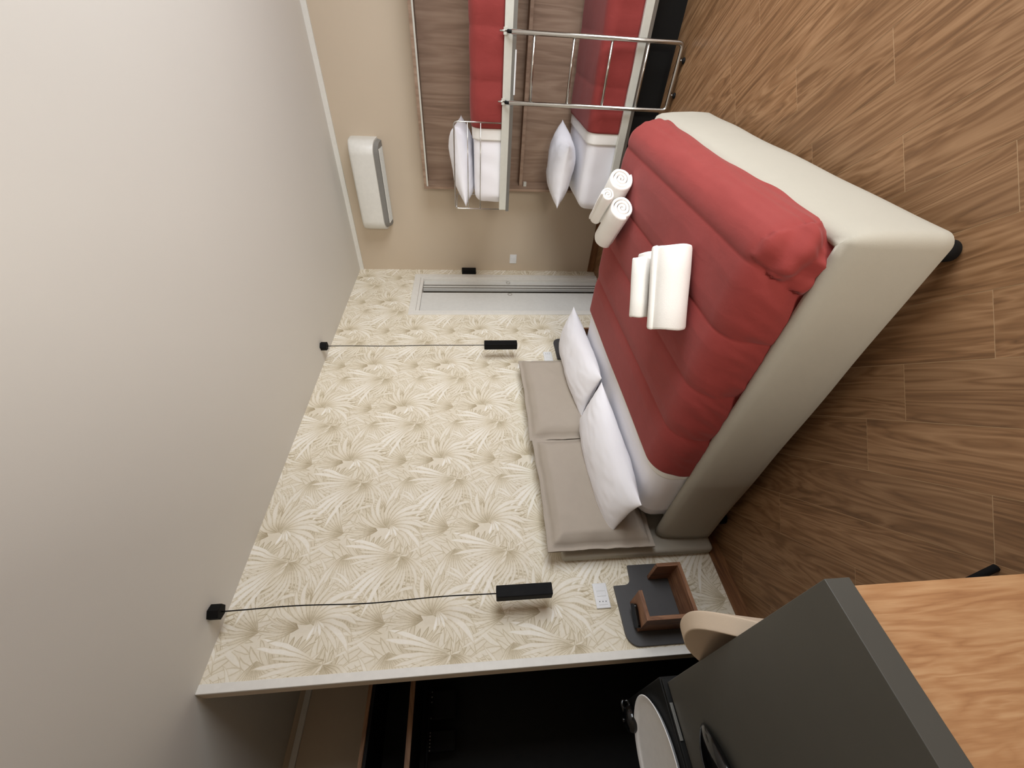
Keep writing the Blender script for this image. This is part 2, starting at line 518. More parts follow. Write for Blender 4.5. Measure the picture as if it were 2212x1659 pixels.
# trims and baseboards
struct(MB().box(-.022, 0, YC, 0, H-.044, H).build('trim_1', M['white_trim']))
struct(MB().box(XD, -3.3, YR-.02, YR, H-.085, H-.045).build('trim_2', M['white_trim']))
struct(MB().box(XL-.010, XL+.030, -.008, .012, 0, H).build('trim_3', M['white_trim'], bevel=.003))
struct(MB().box(XL-.009, XL-.0005, .012, .092, 0, H).build('trim_4', M['beige']))
BB = .08
struct(MB().box(XL+.04, DX0-.075, -.011, 0, 0, BB).build('baseboard_back', M['baseboard']))
o = MB().box(-3.3/2+0.0, 3.3/2, -.0055, .0055, 0, BB).build('baseboard_right', M['baseboard']); o.location = (-.0055, YC/2, 0); o.rotation_euler = (0, 0, PI/2)
o.scale = (abs(YC)/3.3, 1, 1)
struct(o)
# light from the white cove above the alcove
# door_1: white casing, two sliding leaves
d = bpy.data.objects.new('door_1', None); COL.objects.link(d); d.location = (0, 0, 0); struct(d)
cas = MB()
W_ = .072
cas.box(DX0-W_, DX0, -.014, .1, 0, DZ+W_).box(DX1, DX1+W_, -.014, .1, 0, DZ+W_).box(DX0, DX1, -.014, .1, DZ, DZ+W_)
cas.box(DX0, DX0+.014, -.004, .1, 0, DZ).box(DX1-.014, DX1, -.004, .1, 0, DZ).box(DX0+.014, DX1-.014, -.004, .1, DZ-.035, DZ)
cas.build('door_casing', M['white_trim'], d, bevel=.004)
def leaf(x0, x1, hx, y, grooves=False):
    l = MB().box(x0, x1, y, y+.036, .01, DZ-.036).build('door_leaf', M['white_door'], d, bevel=.003)
    pr = MB().lathe([(.026, 0), (.026, .003), (.021, .004), (.019, -.004)], 28, Matrix.Translation((hx, y+.001, 1.10)) @ Matrix.Rotation(PI/2, 4, 'X'))
    pr.build('pull_handle', M['chrome'], l, smooth=False)
    if grooves:
        for gx in (.085, .142):
            MB().box(x1-gx-.016, x1-gx, y-.006, y+.002, .01, DZ-.036).build('door_bead', M['grey_alu'], l, bevel=.003)
    return l
leaf(DX0+.014, -.505, -.537, .012)
leaf(-.385, DX1-.014, -.243, .034, True)

# ------------------------------------------------------------------ double bed
BX0, BX1, BYF = -3.535, -1.755, -2.015
bed = thing('double_bed', (-2.65, -1.0, 0), 'wide bed with low greige upholstered frame and two big backrest cushions', 'bed')
def P0(o):   # parts are modelled in room coordinates
    o.matrix_parent_inverse = Matrix.Translation(-o.parent.location) if o.parent else Matrix()
    return o
def fill(o, p):
    o.parent = p
    o.matrix_parent_inverse = p.matrix_world.inverted() if False else Matrix.Translation(-Vector(p.location))
    return o

def frame_mesh():
    """upholstered U of side rails and foot rail, outer faces bulging a little and slack at the hem"""
    mb = MB()
    zt, zb = .425, .085
    th = .075
    # outline of the outer wall, from head-left, round the foot, to head-right
    r = .045
    path = [(BX0, -.1), (BX0, BYF+r)]
    n = 6
    path = []
    for i in range(41): path.append((BX0, -.1+(BYF+r+.1)*i/40, -1, 0))
    for i in range(1, n): 
        a = PI+PI/2*i/n; path.append((BX0+r+r*math.cos(a), BYF+r+r*math.sin(a), math.cos(a), math.sin(a)))
    for i in range(41): path.append((BX0+r+(BX1-BX0-2*r)*i/40, BYF, 0, -1))
    for i in range(1, n):
        a = 1.5*PI+PI/2*i/n; path.append((BX1-r+r*math.cos(a), BYF+r+r*math.sin(a), math.cos(a), math.sin(a)))
    for i in range(41): path.append((BX1, BYF+r+(-.1-BYF-r)*i/40, 1, 0))
    prof = [(-th, zb), (-.012, zb-.002), (-.002, zb+.012), (.0, zb+.05), (.002, .2), (-.004, .32), (-.014, .385), (-.028, .412), (-.048, .424), (-.064, .42), (-th, .405), (-th, .25), (-th, zb)]
    m = len(prof)
    v = []
    for i, (x, y, nx, ny) in enumerate(path):
        for (d_, z) in prof:
            sag = 0
            if z < .12:
                sag = .012*mnoise.noise(Vector((x*2.2, y*2.2, 3)))
            bl = .006*mnoise.noise(Vector((x*3, y*3, z*4)))
            v.append((x+nx*(d_+bl), y+ny*(d_+bl), z+sag))
    f = []
    for i in range(len(path)-1):
        for k in range(m-1):
            f.append((i*m+k, (i+1)*m+k, (i+1)*m+k+1, i*m+k+1))
    f.append(tuple(range(m-2, -1, -1))); e = (len(path)-1)*m
    f.append(tuple(e+k for k in range(m-1)))
    return mb.add(v, f)
fr = frame_mesh().build('bed_frame', M['bedfabric'], None, smooth=True, merge=.0004); fill(fr, bed)
fill(MB().box(BX0+.08, BX1-.08, BYF+.08, -.1, .25, .285).build('slat_base', M['cushion']), bed)
for lx in (BX0+.07, BX1-.07):
    for ly in (BYF+.075, -.2):
        lg = MB().lathe([(.024, 0), (.034, .006), (.036, .03), (.032, .1)], 24, Matrix.Translation((lx, ly, 0)))
        fill(lg.build('leg', M['black'], None, smooth=True), bed)
hb = MB().box(-3.60, -1.80, -.075, -.006, .075, 1.02).build('headboard', M['bedfabric'], None, bevel=.022, segs=4); fill(hb, bed)

def back_cushion(x0, x1, z0, z1, y, T, seed):
    """box cushion with a flat flange all round"""
    mb = MB(); N = 56
    cx_, cz = (x0+x1)/2, (z0+z1)/2; hx, hz = (x1-x0)/2, (z1-z0)/2
    def surf(sgn):
        def fn(u, v):
            a, b_ = 2*u-1, 2*v-1
            # denser near edge
            a = math.copysign(abs(a)**.8, a); b_ = math.copysign(abs(b_)**.8, b_)
            ea = (1-abs(a))*hx; eb = (1-abs(b_))*hz
            fl_ = .028
            e = min(ea, eb)
            k = max(0, e-fl_)
            t_ = T*min(1, (k/.055))**.5 if k > 0 else 0
            t_ *= .86+.14*(1-a*a)*(1-b_*b_)
            nz_ = mnoise.noise(Vector((a*2.5+seed, b_*2.5, seed)))*.008 + mnoise.noise(Vector((a*7+seed, b_*7, seed)))*.003
            yy = y - sgn*(t_/2+.004) + (nz_ if sgn > 0 else 0)
            wob = .010*mnoise.noise(Vector((a*3, b_*3, seed+9)))
            sagx = 1-.012*(1-b_*b_)
            return (cx_+a*hx*(1-.012*(1-b_*b_)*1)+wob*.5, yy+ (.006*mnoise.noise(Vector((a*5, b_*5, seed+4))) if k == 0 else 0), cz+b_*hz*(1-.03*(1-a*a) if b_ > 0 else 1)+wob*.5)
        return fn
    mb.grid(surf(1), N, N, False)
    mb.grid(surf(-1), N, N, True)
    return mb
lean = .0
c = back_cushion(-3.592, -2.770, .47, 1.118, -.136, .128, 2).build('backrest_cushion', M['cushion'], None, smooth=True, merge=.0008); fill(c, bed)
c = back_cushion(-2.776, -1.890, .47, 1.135, -.138, .128, 5).build('backrest_cushion', M['cushion'], None, smooth=True, merge=.0008); fill(c, bed)

# mattress, sheet and quilt share one draped form
MX0, MX1, MYF, MYH = -3.455, -1.835, -1.975, -.205
def drape(x, y, x0, x1, yf, yh, top, r, drop, puff=0, head=False):
    """fold a flat (x,y) position over a rounded mattress; returns position"""
    ix0, ix1, iy0 = x0+r, x1-r, yf+r
    iy1 = yh-r if head else 1e9
    px, py = min(max(x, ix0), ix1), min(max(y, iy0), iy1)
    dx, dy = x-px, y-py
    d_ = math.hypot(dx, dy)
    if d_ < 1e-9: return Vector((x, y, top)), 0, Vector((0, 0, 1))
    nx, ny = dx/d_, dy/d_
    q = r*PI/2
    if d_ <= q:
        a = d_/r
        return Vector((px+nx*r*math.sin(a), py+ny*r*math.sin(a), top-r*(1-math.cos(a)))), a, Vector((nx*math.sin(a), ny*math.sin(a), math.cos(a)))
    dn = min(d_-q, drop)
    return Vector((px+nx*r, py+ny*r, top-r-dn)), PI/2, Vector((nx, ny, 0))

def draped_sheet(x0, x1, yf, yh, top, r, drop, ya, yb, nx=110, ny=90, disp=None, head=False):
    q = r*PI/2
    U0, U1 = x0+r-q-drop, x1-r+q+drop
    mb = MB()
    def fn(u, v):
        x = U0+(U1-U0)*u; y = ya+(yb-ya)*v
        p, a, n_ = drape(x, y, x0, x1, yf, yh, top, r, drop, head=head)
        if disp:
            k = disp(x, y, p, a)
            p = p + n_*k
        return tuple(p)
    mb.grid(fn, nx, ny)
    return mb

mat_top = .565
mt = thing('mattress', (-2.65, -1.1, .285), 'white sheeted mattress of the wide bed, bare at its head end', 'mattress')
def mdisp(x, y, p, a):
    return .006*mnoise.noise(Vector((x*3, y*3, 1)))+.003*mnoise.noise(Vector((x*9, y*9, 5)))
o = MB()
o = draped_sheet(MX0+.025, MX1-.025, MYF+.07, MYH+.06, mat_top-.016, .10, .17, MYF-.05, MYH+.06-.10+.10*PI/2+.17, 70, 70, mdisp, True).build('mattress_cover', M['sheet'], None, smooth=True); fill(o, mt)
o = MB().prism(rrect(MX0+.014, MX1-.014, MYF+.03, MYH+.05, .06), .287, .36, 'z').build('mattress_base', M['sheet']); fill(o, mt)
# tucked sheet corner hanging at the head end
def tuck(u, v):
    x = MX0+.0+.16*u; a = u*5
    return (x, MYH+.062+.05*v+.012*math.sin(u*9+v*3), .52-.16*v+.02*math.sin(u*7))
# top sheet folded back below the pillows
def sdisp(x, y, p, a):
    b_ = .005*mnoise.noise(Vector((x*4, y*4, 11)))
    if a > .6: b_ += .006*mnoise.noise(Vector((x*2, y*12, p.z*3)))
    return b_
ts = thing('top_sheet', (-2.65, -.55, .36), 'white top sheet turned down over the red quilt of the wide bed', 'sheet')
o = draped_sheet(MX0-.002, MX1+.002, MYF, 9, mat_top+.012, .10, .115, -.80, -.315, 110, 40, sdisp).build('sheet_panel', M['sheet'], None, smooth=True, solid=.004); fill(o, ts)
def fdisp(x, y, p, a): return .004+.004*mnoise.noise(Vector((x*8, y*6, 17)))
o = draped_sheet(MX0-.004, MX1+.004, MYF, 9, mat_top+.020, .11, .105, -.76, -.650, 110, 14, fdisp).build('sheet_hem', M['fold'], None, smooth=True, solid=.004); fill(o, ts)

# quilt
SEAMS = [-1.845, -1.56, -1.265, -.98]
def qdisp(x, y, p, a):
    # flat channels between the narrow grooves of the cross seams
    e = min(abs(y-q_) for q_ in SEAMS)
    k = .016*min(1, e/.075)**.45
    k += .005*mnoise.noise(Vector((x*2.2, y*2.2, 2)))
    if a > .5:
        # slack gathers on the drop, strongest beside the seams
        wgt = min(1, (a-.5)/.9)*(.55+.45*max(0, 1-e/.13))
        k += wgt*(  .015*mnoise.noise(Vector((x*1.5, y*7+p.z*6, p.z*9)))+.013*mnoise.noise(Vector((x*4, y*24+p.z*14, p.z*8))))
    # bunched, tucked corner at the foot end nearest the desk
    cdx, cdy = x-(MX0+.10), y-(MYF+.10)
    if cdx < .06 and cdy < .20:
        rr = math.hypot(cdx, cdy)
        ang = math.atan2(cdy, -cdx)            # 0 = straight out over the side, -90 = over the foot
        wgt = min(1, rr/.10)*max(0, 1-max(0, rr-.22)/.2)
        crease = max(0, 1-abs(ang-R_(28))/R_(16))
        k -= .012*wgt*crease
        if -1.2 < ang < R_(24): k += wgt*(.012+.011*math.sin(rr*62+ang*2.4)+.006*mnoise.noise(Vector((x*14, y*14, 3))))
    return k
R_ = math.radians
quilt = draped_sheet(MX0-.004, MX1+.004, MYF, 9, mat_top+.028, .125, .075, MYF+.125-.125*PI/2-.075, -.70, 210, 210, qdisp).build('quilt', M['duvet'], None, smooth=True, solid=.012)
tag(quilt, 'red channel stitched quilt spread over the wide bed', 'quilt')

# ------------------------------------------------------------------ pillows
def pillow_mesh(w_, d_, T, seed, N=44, pinch=.10):
    mb = MB()
    def surf(sg):
        def fn(u, v):
            a, b_ = 2*u-1, 2*v-1
            a = math.sin(a*PI/2); b_ = math.sin(b_*PI/2)
            t_ = T/2*((1-abs(a)**2.6)*(1-abs(b_)**2.6))**.62
            x = a*w_/2*(1-pinch*(1-abs(b_)**2)*abs(a)**6*.6)
            y = b_*d_/2*(1-pinch*(1-abs(a)**2)*abs(b_)**6)
            nz_ = 1+.16*mnoise.noise(Vector((a*1.6+seed, b_*1.6, sg)))
            k = .004*mnoise.noise(Vector((a*6+seed, b_*6, sg*3+seed)))*min(1, t_/.02)
            return (x, y, sg*(t_*nz_)+k)
        return fn
    mb.grid(surf(1), N, N, False); mb.grid(surf(-1), N, N, True)
    return mb
def pillow(loc, rot, w_, d_, T, seed, label, group=None):
    o = pillow_mesh(w_, d_, T, seed).build('pillow', M['pillow'], None, smooth=True, merge=.0006)
    o.location = loc; o.rotation_euler = rot
    return tag(o, label, 'pillow', group)
R = math.radians
pillow((-3.06, -.335, .690), (R(12), R(0), R(-2)), .93, .42, .19, 1, 'white pillow on the near side of the wide bed, against the taupe cushion')
pillow((-2.11, -.355, .688), (R(12), R(0), R(3)), .98, .40, .18, 4, 'white pillow on the far side of the wide bed, beside the papered wall')

# ------------------------------------------------------------------ rolled towels
def towel_mesh(rad, length, turns, sq=.92, seed=0):
    """ribbon rolled into a spiral, axis along local y, resting on z=0"""
    mb = MB()
    n = int(turns*26)
    pitch = rad/turns
    outer = []; inner = []
    for i in range(n+1):
        th = 2*PI*turns*i/n
        r_o = .35*pitch + pitch*th/(2*PI)
        r_o = min(r_o, rad)
        wob = 1+.03*mnoise.noise(Vector((math.cos(th)*1.5, math.sin(th)*1.5, seed)))
        outer.append((r_o*wob*math.cos(th+seed), r_o*wob*math.sin(th+seed)))
        r_i = max(.001, r_o-pitch*.82)
        inner.append((r_i*math.cos(th+seed), r_i*math.sin(th+seed)))
    stations = [(-.5, -.010), (-.494, -.003), (-.47, 0), (-.2, .001), (.2, -.001), (.47, 0), (.494, -.003), (.5, -.010)]
    m = n+1
    v = []
    for (s, dr) in stations:
        for i in range(m):
            bul = 1+dr/rad*1.0+.015*mnoise.noise(Vector((s*4+seed, i*.15, seed)))
            y = s*length*(1+.012*math.sin(i*.7+seed))
            v.append((outer[i][0]*bul, y, outer[i][1]*bul*sq+rad*sq))
        for i in range(m):
            v.append((inner[i][0], s*length*(.995), inner[i][1]*sq+rad*sq))
    f = []
    st = 2*m
    for j in range(len(stations)-1):
        for i in range(m-1):
            a = j*st+i
            f.append((a, a+st, a+st+1, a+1))
            b_ = j*st+m+i
            f.append((b_, b_+1, b_+st+1, b_+st))
        a = j*st+m-1; b_ = j*st+2*m-1     # loose end
        f.append((a, a+st, b_+st, b_))
        a = j*st; b_ = j*st+m
        f.append((a, b_, b_+st, a+st))
    for j in (0, len(stations)-1):
        for i in range(m-1):
            a = j*st+i; b_ = j*st+m+i
            q = (a, a+1, b_+1, b_)
            f.append(q if j == 0 else q[::-1])
    return mb.add(v, f)
QT = mat_top+.026+.022
def towel(p0, p1, z, rad, turns, seed, label, group):
    p0, p1 = Vector((*p0, 0)), Vector((*p1, 0))
    d_ = p1-p0
    o = towel_mesh(rad, d_.length, turns, seed=seed).build('rolled_towel', M['towel'], None, smooth=True)
    o.location = ((p0+p1)/2).to_tuple()[:2]+(z,)
    o.rotation_euler = (0, 0, math.atan2(d_.y, d_.x)-PI/2)
    return tag(o, label, 'towel', group)
G1, G2 = 'rolled towels near the foot of the wide bed', 'rolled towels near the far edge of the wide bed'
towel((-3.02, -1.735), (-3.205, -1.445), QT, .088, 3.2, .4, 'large white rolled towel lying nearest the camera on the red quilt', G1)
towel((-2.865, -1.63), (-3.02, -1.385), QT, .078, 3.2, 1.9, 'large white rolled towel mostly hidden behind the nearest one', G1)
towel((-2.945, -1.645), (-3.085, -1.425), QT+.126, .048, 2.6, 3.0, 'small white rolled towel resting on the nearest pair', G1)
towel((-2.31, -1.63), (-2.12, -1.37), QT, .074, 3.4, .9, 'large white rolled towel with open spiral end, front of the far group', G2)
towel((-2.185, -1.745), (-1.985, -1.475), QT, .074, 3.4, 2.6, 'large white rolled towel at the bunk side of the far group', G2)
towel((-2.28, -1.69), (-2.125, -1.49), QT+.120, .042, 2.6, 4.1, 'small white rolled towel lying on top of the far group', G2)

# ------------------------------------------------------------------ bunk beds
bk = thing('bunk_bed', (-.45, -2.05, 0), 'fold down bunk beds with taupe wood wall cabinet and pale metal rails', 'bunk bed')
BY0, BY1 = -3.17, -1.02
BT = 1.992; BD = .25
def part(mb, name, mat, parent, **k):
    o = mb.build(name, M[mat] if isinstance(mat, str) else mat, None, **k); fill(o, parent); return o
part(MB().box(-.016, -.001, BY0+.02, BY1-.022, 1.03, BT-.03), 'back_panel', 'bunk_wood', bk)
part(MB().box(-.016, -.001, BY0+.02, BY1-.022, .12, 1.0), 'back_panel', 'bunk_wood', bk)
part(MB().box(-BD, -.001, BY1-.022, BY1, .02, BT), 'side_board', 'bunk_wood', bk)
part(MB().box(-BD, -.001, BY0, BY0+.022, .02, BT), 'side_board', 'bunk_wood', bk)
part(MB().box(-BD, -.001, BY0+.022, BY1-.022, BT-.026, BT), 'top_board', 'bunk_wood', bk)
part(MB().box(-BD+.006, -BD+.022, BY0+.022, BY1-.022, BT-.040, BT-.026), 'edge_profile', 'rail_white', bk)
part(MB().box(-.16, -.001, BY0+.022, BY1-.022, 1.0, 1.03), 'divider_board', 'bunk_wood', bk)
part(MB().box(-.162, -.13, BY1-.06, BY1-.022, .955, .985), 'catch', 'rail_white', bk)
part(MB().box(-.05, -.02, BY1-.001, BY1+.012, 1.955, 1.975), 'catch', 'rail_white', bk)
FX = -.955
part(MB().box(-.90, -BD-.005, BY0+.09, BY0+.112, .0, .255), 'light_block_board', 'bunk_wood', bk)  # added out of view to keep window light from under the lower bunk
part(MB().box(-.80, -.78, BY0+.12, BY1-.03, .0, .262), 'void_shade_board', 'wardrobe_black', bk)  # black board standing in for the deep shade under the lower bunk
def platform(z, y0, y1, lower):
    f_ = part(MB().box(FX-.004, FX+.03, y0, y1, z, z+.058), 'front_rail', 'rail_white', bk, bevel=.003)
    part(MB().box(FX+.002, FX+.05, y0-.0, y1+.012, z-.026, z), 'rail_flange', 'grey_alu', bk)
    part(MB().box(FX+.03, -.03, y1-.03, y1, z-.02, z+.04), 'end_rail', 'rail_white', bk)
    part(MB().box(FX+.03, -.03, y0, y0+.03, z-.02, z+.04), 'end_rail', 'rail_white', bk)
    part(MB().box(FX+.03, -.03, y0+.03, y1-.03, z+.0, z+.018), 'bed_base', 'bunk_wood', bk)
platform(1.227, BY0+.06, -1.095, False)
platform(.285, BY0+.06, -1.07, True)
part(MB().box(FX-.006, FX-.004, -2.19, -1.93, 1.196, 1.207), 'rail_label', 'plastic', bk)
# guard rail
gr = MB()
def rloop(pts, r, n=5):
    """polyline with rounded corners"""
    P = [Vector(p) for p in pts]; out = [P[0]]
    for i in range(1, len(P)-1):
        a = (P[i-1]-P[i]).normalized(); b_ = (P[i+1]-P[i]).normalized()
        p0, p1 = P[i]+a*r, P[i]+b_*r
        for k in range(n+1):
            t_ = k/n
            out.append(p0*(1-t_)**2+P[i]*2*t_*(1-t_)+p1*t_*t_)
    out.append(P[-1]); return out
gx = FX+.01
gr.tube(rloop([(gx, -1.745, 1.25), (gx, -1.745, 1.652), (gx, -1.095, 1.665), (gx, -1.095, 1.25)], .03), .0052, 8)
gd = part(gr, 'guard_rail', 'chrome', bk, smooth=True)
for z in (1.548, 1.446):
    o = MB().tube([(gx, -1.745, z), (gx, -1.095, z+.004)], .0036, 8).build('guard_bar', M['chrome'], None, smooth=True); fill(o, gd); o.matrix_parent_inverse = Matrix(); 
o = MB().tube(rloop([(gx, -1.10, 1.655), (gx+.34, -1.10, 1.655), (gx+.34, -1.10, 1.25)], .03), .0048, 8).build('end_guard', M['chrome'], bk, smooth=True); fill(o, bk)

# bunk bedding
def bunk_bedding(z, top, who, seed, y_head, y_fold):
    x0, x1 = -.925, -.06
    mb = MB()
    def disp(x, y, p, a): return .006*mnoise.noise(Vector((x*4, y*4, seed)))+(.006*mnoise.noise(Vector((x*3, y*9, p.z*4+seed))) if a > .6 else 0)
    h_ = top-z
    mm = thing('mattress', (-.5, -2.1, z), f'narrow white sheeted mattress on the {who} bunk', 'mattress')
    part(draped_sheet(x0+.012, x1-.012, -3.08, y_head, top-.03, .07, h_-.03-.07-.005, -3.08+.07-.07*PI/2-.1, y_head-.07+.07*PI/2+h_-.12, 60, 80, disp, True), 'mattress_cover', 'sheet', mm, smooth=True)
    part(MB().prism(rrect(x0+.02, x1-.02, -3.07, y_head-.012, .05), z+.004, z+.05), 'mattress_base', 'sheet', mm)
    def d2(x, y, p, a): return disp(x, y, p, a)+.004
    sh = draped_sheet(x0+.008, x1-.008, -3.09, 9, top-.024, .075, h_-.115, y_fold-.04, y_fold+.085, 60, 10, d2).build('sheet', M['fold'], None, smooth=True, solid=.004)
    tag(sh, f'white sheet hem turned down over the red quilt of the {who} bunk', 'sheet')
    def d3(x, y, p, a):
        k = disp(x, y, p, a)
        s = ((y+1.70)/.30) % 1.0
        k += .008*math.sin(PI*s)**.4
        return k
    q = draped_sheet(x0-.004, x1+.0, -3.10, 9, top-.012, .085, h_-.135, -3.10+.085-.085*PI/2-.1, y_fold, 80, 130, d3).build('quilt', M['duvet'], None, smooth=True, solid=.010)
    tag(q, f'red channel stitched quilt on the {who} bunk', 'quilt')
bunk_bedding(1.247, 1.528, 'upper', 3, -1.13, -1.70)
bunk_bedding(.305, .592, 'lower', 8, -1.09, -1.70)
pillow((-.53, -1.37, 1.590), (R(-7), R(3), R(4)), .74, .60, .21, 7, 'white pillow behind the guard rail of the upper bunk')
pillow((-.50, -1.36, .700), (R(3), R(5), R(-4)), .74, .52, .23, 9, 'white pillow on the lower bunk')

# ladder
ld = thing('ladder', (-1.0, -2.085, 0), 'chrome tube ladder hooked onto the upper bunk', 'ladder')
lx = -1.0
rail = MB().tube(rloop([(FX-.012, -2.285, 1.247), (lx, -2.285, 1.236), (lx-.004, -2.285, .034), (lx-.004, -1.887, .034), (lx, -1.887, 1.236), (FX-.012, -1.887, 1.247)], .035), .0135, 12)
rail = MB().tube(rloop([(lx, -2.285, 1.24), (lx-.002, -2.285, .036), (lx-.002, -1.887, .036), (lx, -1.887, 1.24)], .035), .0145, 12)
part(rail, 'side_tube', 'chrome', ld, smooth=True)
for z in (1.083, .808, .540, .278):
    part(MB().tube([(lx, -2.285, z), (lx, -1.887, z)], .0095, 10), 'rung', 'chrome', ld, smooth=True)
for y in (-2.285, -1.887):
    part(MB().tube(rloop([(lx, y, 1.235), (lx, y, 1.26), (FX-.02, y, 1.262)], .012), .011, 8), 'hook', 'black', ld, smooth=True)
    part(MB().tube([(FX-.008, y, 1.262), (FX-.008, y, 1.318)], .006, 8), 'hook_pin', 'chrome', ld, smooth=True)
    part(MB().box(FX-.012, FX-.006, y-.02, y+.02, 1.265, 1.292), 'hook_plate', 'rail_white', ld)
for y in (-2.19, -1.985):
    f_ = part(MB().tube([(lx, y, .034), (lx-.012, y, .014)], .007, 8), 'foot_pin', 'chrome', ld, smooth=True)
    part(MB().lathe([(.018, 0), (.020, .004), (.014, .013), (.007, .016)], 20, Matrix.Translation((lx-.014, y, .0))), 'rubber_foot', 'black', ld, smooth=True)

# ------------------------------------------------------------------ air conditioner
ac = thing('air_conditioner', (-.1, -.95, 2.4), 'off white wall air conditioner with rounded ends above the bunk wall', 'air conditioner')
def ac_out(dep, y0, y1, r):
    # plan outline, wall at x=0; rounded front corners
    return [(0, y0)] + [( -dep+r-r*math.cos(math.radians(a))*1.0 if False else -(dep-r)-r*math.sin(math.radians(a)), y0+r-r*math.cos(math.radians(a))) for a in range(0, 91, 10)] + [(-(dep-r)-r*math.cos(math.radians(a)), y1-r+r*math.sin(math.radians(a))) for a in range(0, 91, 10)] + [(0, y1)]
o1 = ac_out(.215, -1.405, -.545, .12)
v = []; f = []
n = len(o1)
levels = [(2.428, .985), (2.434, 1.0), (2.60, 1.0), (2.665, .99), (2.685, .94), (2.69, .88)]
def acz(x, z):
    return z + (.020*max(0, (-x-.05)/.15) if z < 2.45 else -.012*max(0, (-x-.05)/.15))
for (z, k) in levels:
    for (x, y) in o1:
        v.append((x*k, -.975+(y+.975)*(1-(1-k)*.25), acz(x, z)))
for j in range(len(levels)-1):
    for i in range(n-1):
        f.append((j*n+i, (j+1)*n+i, (j+1)*n+i+1, j*n+i+1))
f.append(tuple(range(n))); f.append(tuple(range((len(levels)-1)*n, len(levels)*n))[::-1])
part(MB().add(v, f), 'body', 'ac', ac, smooth=True, merge=.0001).modifiers.new('e', 'EDGE_SPLIT').split_angle = R(42)
o2 = ac_out(.198, -1.39, -.56, .11)
v2 = [(x, y, acz(x, 2.4295)) for x, y in o2]+[(x*.78, -.975+(y+.975)*.97, acz(x, 2.392)) for x, y in o2]
f2 = [(i, i+1, n+i+1, n+i) for i in range(n-1)]+[tuple(range(n, 2*n))[::-1], tuple(range(n))]
part(MB().add(v2, f2), 'air_grille', 'ac_dark', ac, merge=.0001)
for k in range(5):
    x = -.030-.026*k
    part(MB().box(x-.003, x+.003, -1.33, -.62, acz(x, 2.392)-.005, acz(x, 2.392)+.003), 'louvre', 'ac', ac)

# ------------------------------------------------------------------ pendants
def pendant(x, y, label, seed):
    t = thing('pendant_lamp', (x, y, H), label, 'lamp', 'black pendant lamps either side of the bed')
    part(MB().lathe([(.034, H-.052), (.038, H-.05), (.038, H)], 6, Matrix.Translation((x, y, 0)) @ Matrix.Rotation(.35, 4, 'Z')), 'ceiling_cap', 'black', t)
    pts = []
    for i in range(25):
        s = i/24
        env = math.sin(PI*s)
        pts.append((x+.008*env*math.sin(s*9+seed), y+.004*env*math.cos(s*7+seed), H-.05-(H-.05-1.43)*s))
    part(MB().tube(pts, .0032, 8), 'cord', 'black', t, smooth=True)
    sh = part(MB().box(x-.031, x+.031, y-.031, y+.031, 1.13, 1.43), 'lamp_tube', 'black', t, bevel=.004)
    o = MB().lathe([(.022, 1.1295), (.022, 1.1305)], 20, Matrix.Translation((x, y, 0))).build('diffuser', M['plastic'], None); fill(o, sh); o.parent = sh; o.matrix_parent_inverse = Matrix()
pendant(-3.80, -.15, 'black square tube pendant lamp hanging beside the wall shelf, nearer the camera', 0)
pendant(-1.672, -.15, 'black square tube pendant lamp hanging at the far side of the bed by the door', 2)

# ------------------------------------------------------------------ bedside wall shelves
def bedside(mirror, label, glabel):
    mx = (lambda x: -5.47-x) if mirror else (lambda x: x)
    t = thing('bedside_shelf', (mx(-3.86), 0, .4), label, 'shelf', 'wall mounted bedside shelves')
    poly = [(-3.643, .40), (-3.643, .628), (-3.712, .634)] + arc(-3.712, .675, .041, 270, 180, 6)[0:] + [(-3.754, .741), (-3.995, .741)]
    poly += [(-3.995-.068*math.sin(math.radians(a)), .741-.068*(1-math.cos(math.radians(a)))) for a in range(15, 91, 15)] + [(-4.063, .40)]
    poly = [(mx(x), z) for x, z in poly]
    part(MB().prism(poly, -.016, -.001, 'y'), 'wall_panel', 'graphite', t, bevel=.002, merge=1e-5)
    def bd(x0, x1, z0, z1, along):
        a, b_ = mx(x0), mx(x1)
        cx_, cz = (a+b_)/2, (z0+z1)/2
        L_, T_ = (abs(b_-a), z1-z0) if along == 'x' else (z1-z0, abs(b_-a))
        o = MB().box(-L_/2, L_/2, -.092, .092, -T_/2, T_/2).build('board', M['walnut'], None, bevel=.0015)
        o.parent = t; o.matrix_parent_inverse = Matrix.Translation(-Vector(t.location))
        o.location = (cx_, -.108, cz)
        o.rotation_euler = (0, 0 if along == 'x' else PI/2, 0)
    bd(-3.994, -3.712, .388, .408, 'x')
    bd(-3.732, -3.712, .408, .528, 'z')
    bd(-3.994, -3.974, .408, .652, 'z')
    bd(-3.994, -3.847, .652, .672, 'x')
    # socket plate
    pl = thing('socket_plate', (mx(-3.80), 0, .825), glabel, 'socket', 'white socket plates beside the bed')
    x0, x1 = sorted((mx(-3.732), mx(-3.866)))
    part(MB().box(x0, x1, -.010, -.0005, .783, .865), 'plate', 'plastic', pl, bevel=.003)
    for k, xs in enumerate((-3.750, -3.778, -3.815)):
        a, b_ = sorted((mx(xs), mx(xs-(.026 if k < 2 else .034))))
        b = part(MB().box(a, b_, -.0125, -.009, .798, .850), 'module', 'plastic', pl, bevel=.001)
        if k == 2:
            for z in (.806, .824, .842):
                part(MB().lathe([(.0026, 0), (.0026, .001)], 10, Matrix.Translation(((a+b_)/2, -.0125, z-.0)) @ Matrix.Rotation(PI/2, 4, 'X')), 'socket_hole', 'black', pl)
bedside(False, 'graphite and walnut wall shelf with a black gadget on it, nearer the camera', 'white socket plate under the nearer pendant lamp')
bedside(True, 'graphite and walnut wall shelf mostly hidden behind the far pillow', 'white socket plate beside the far taupe cushion')
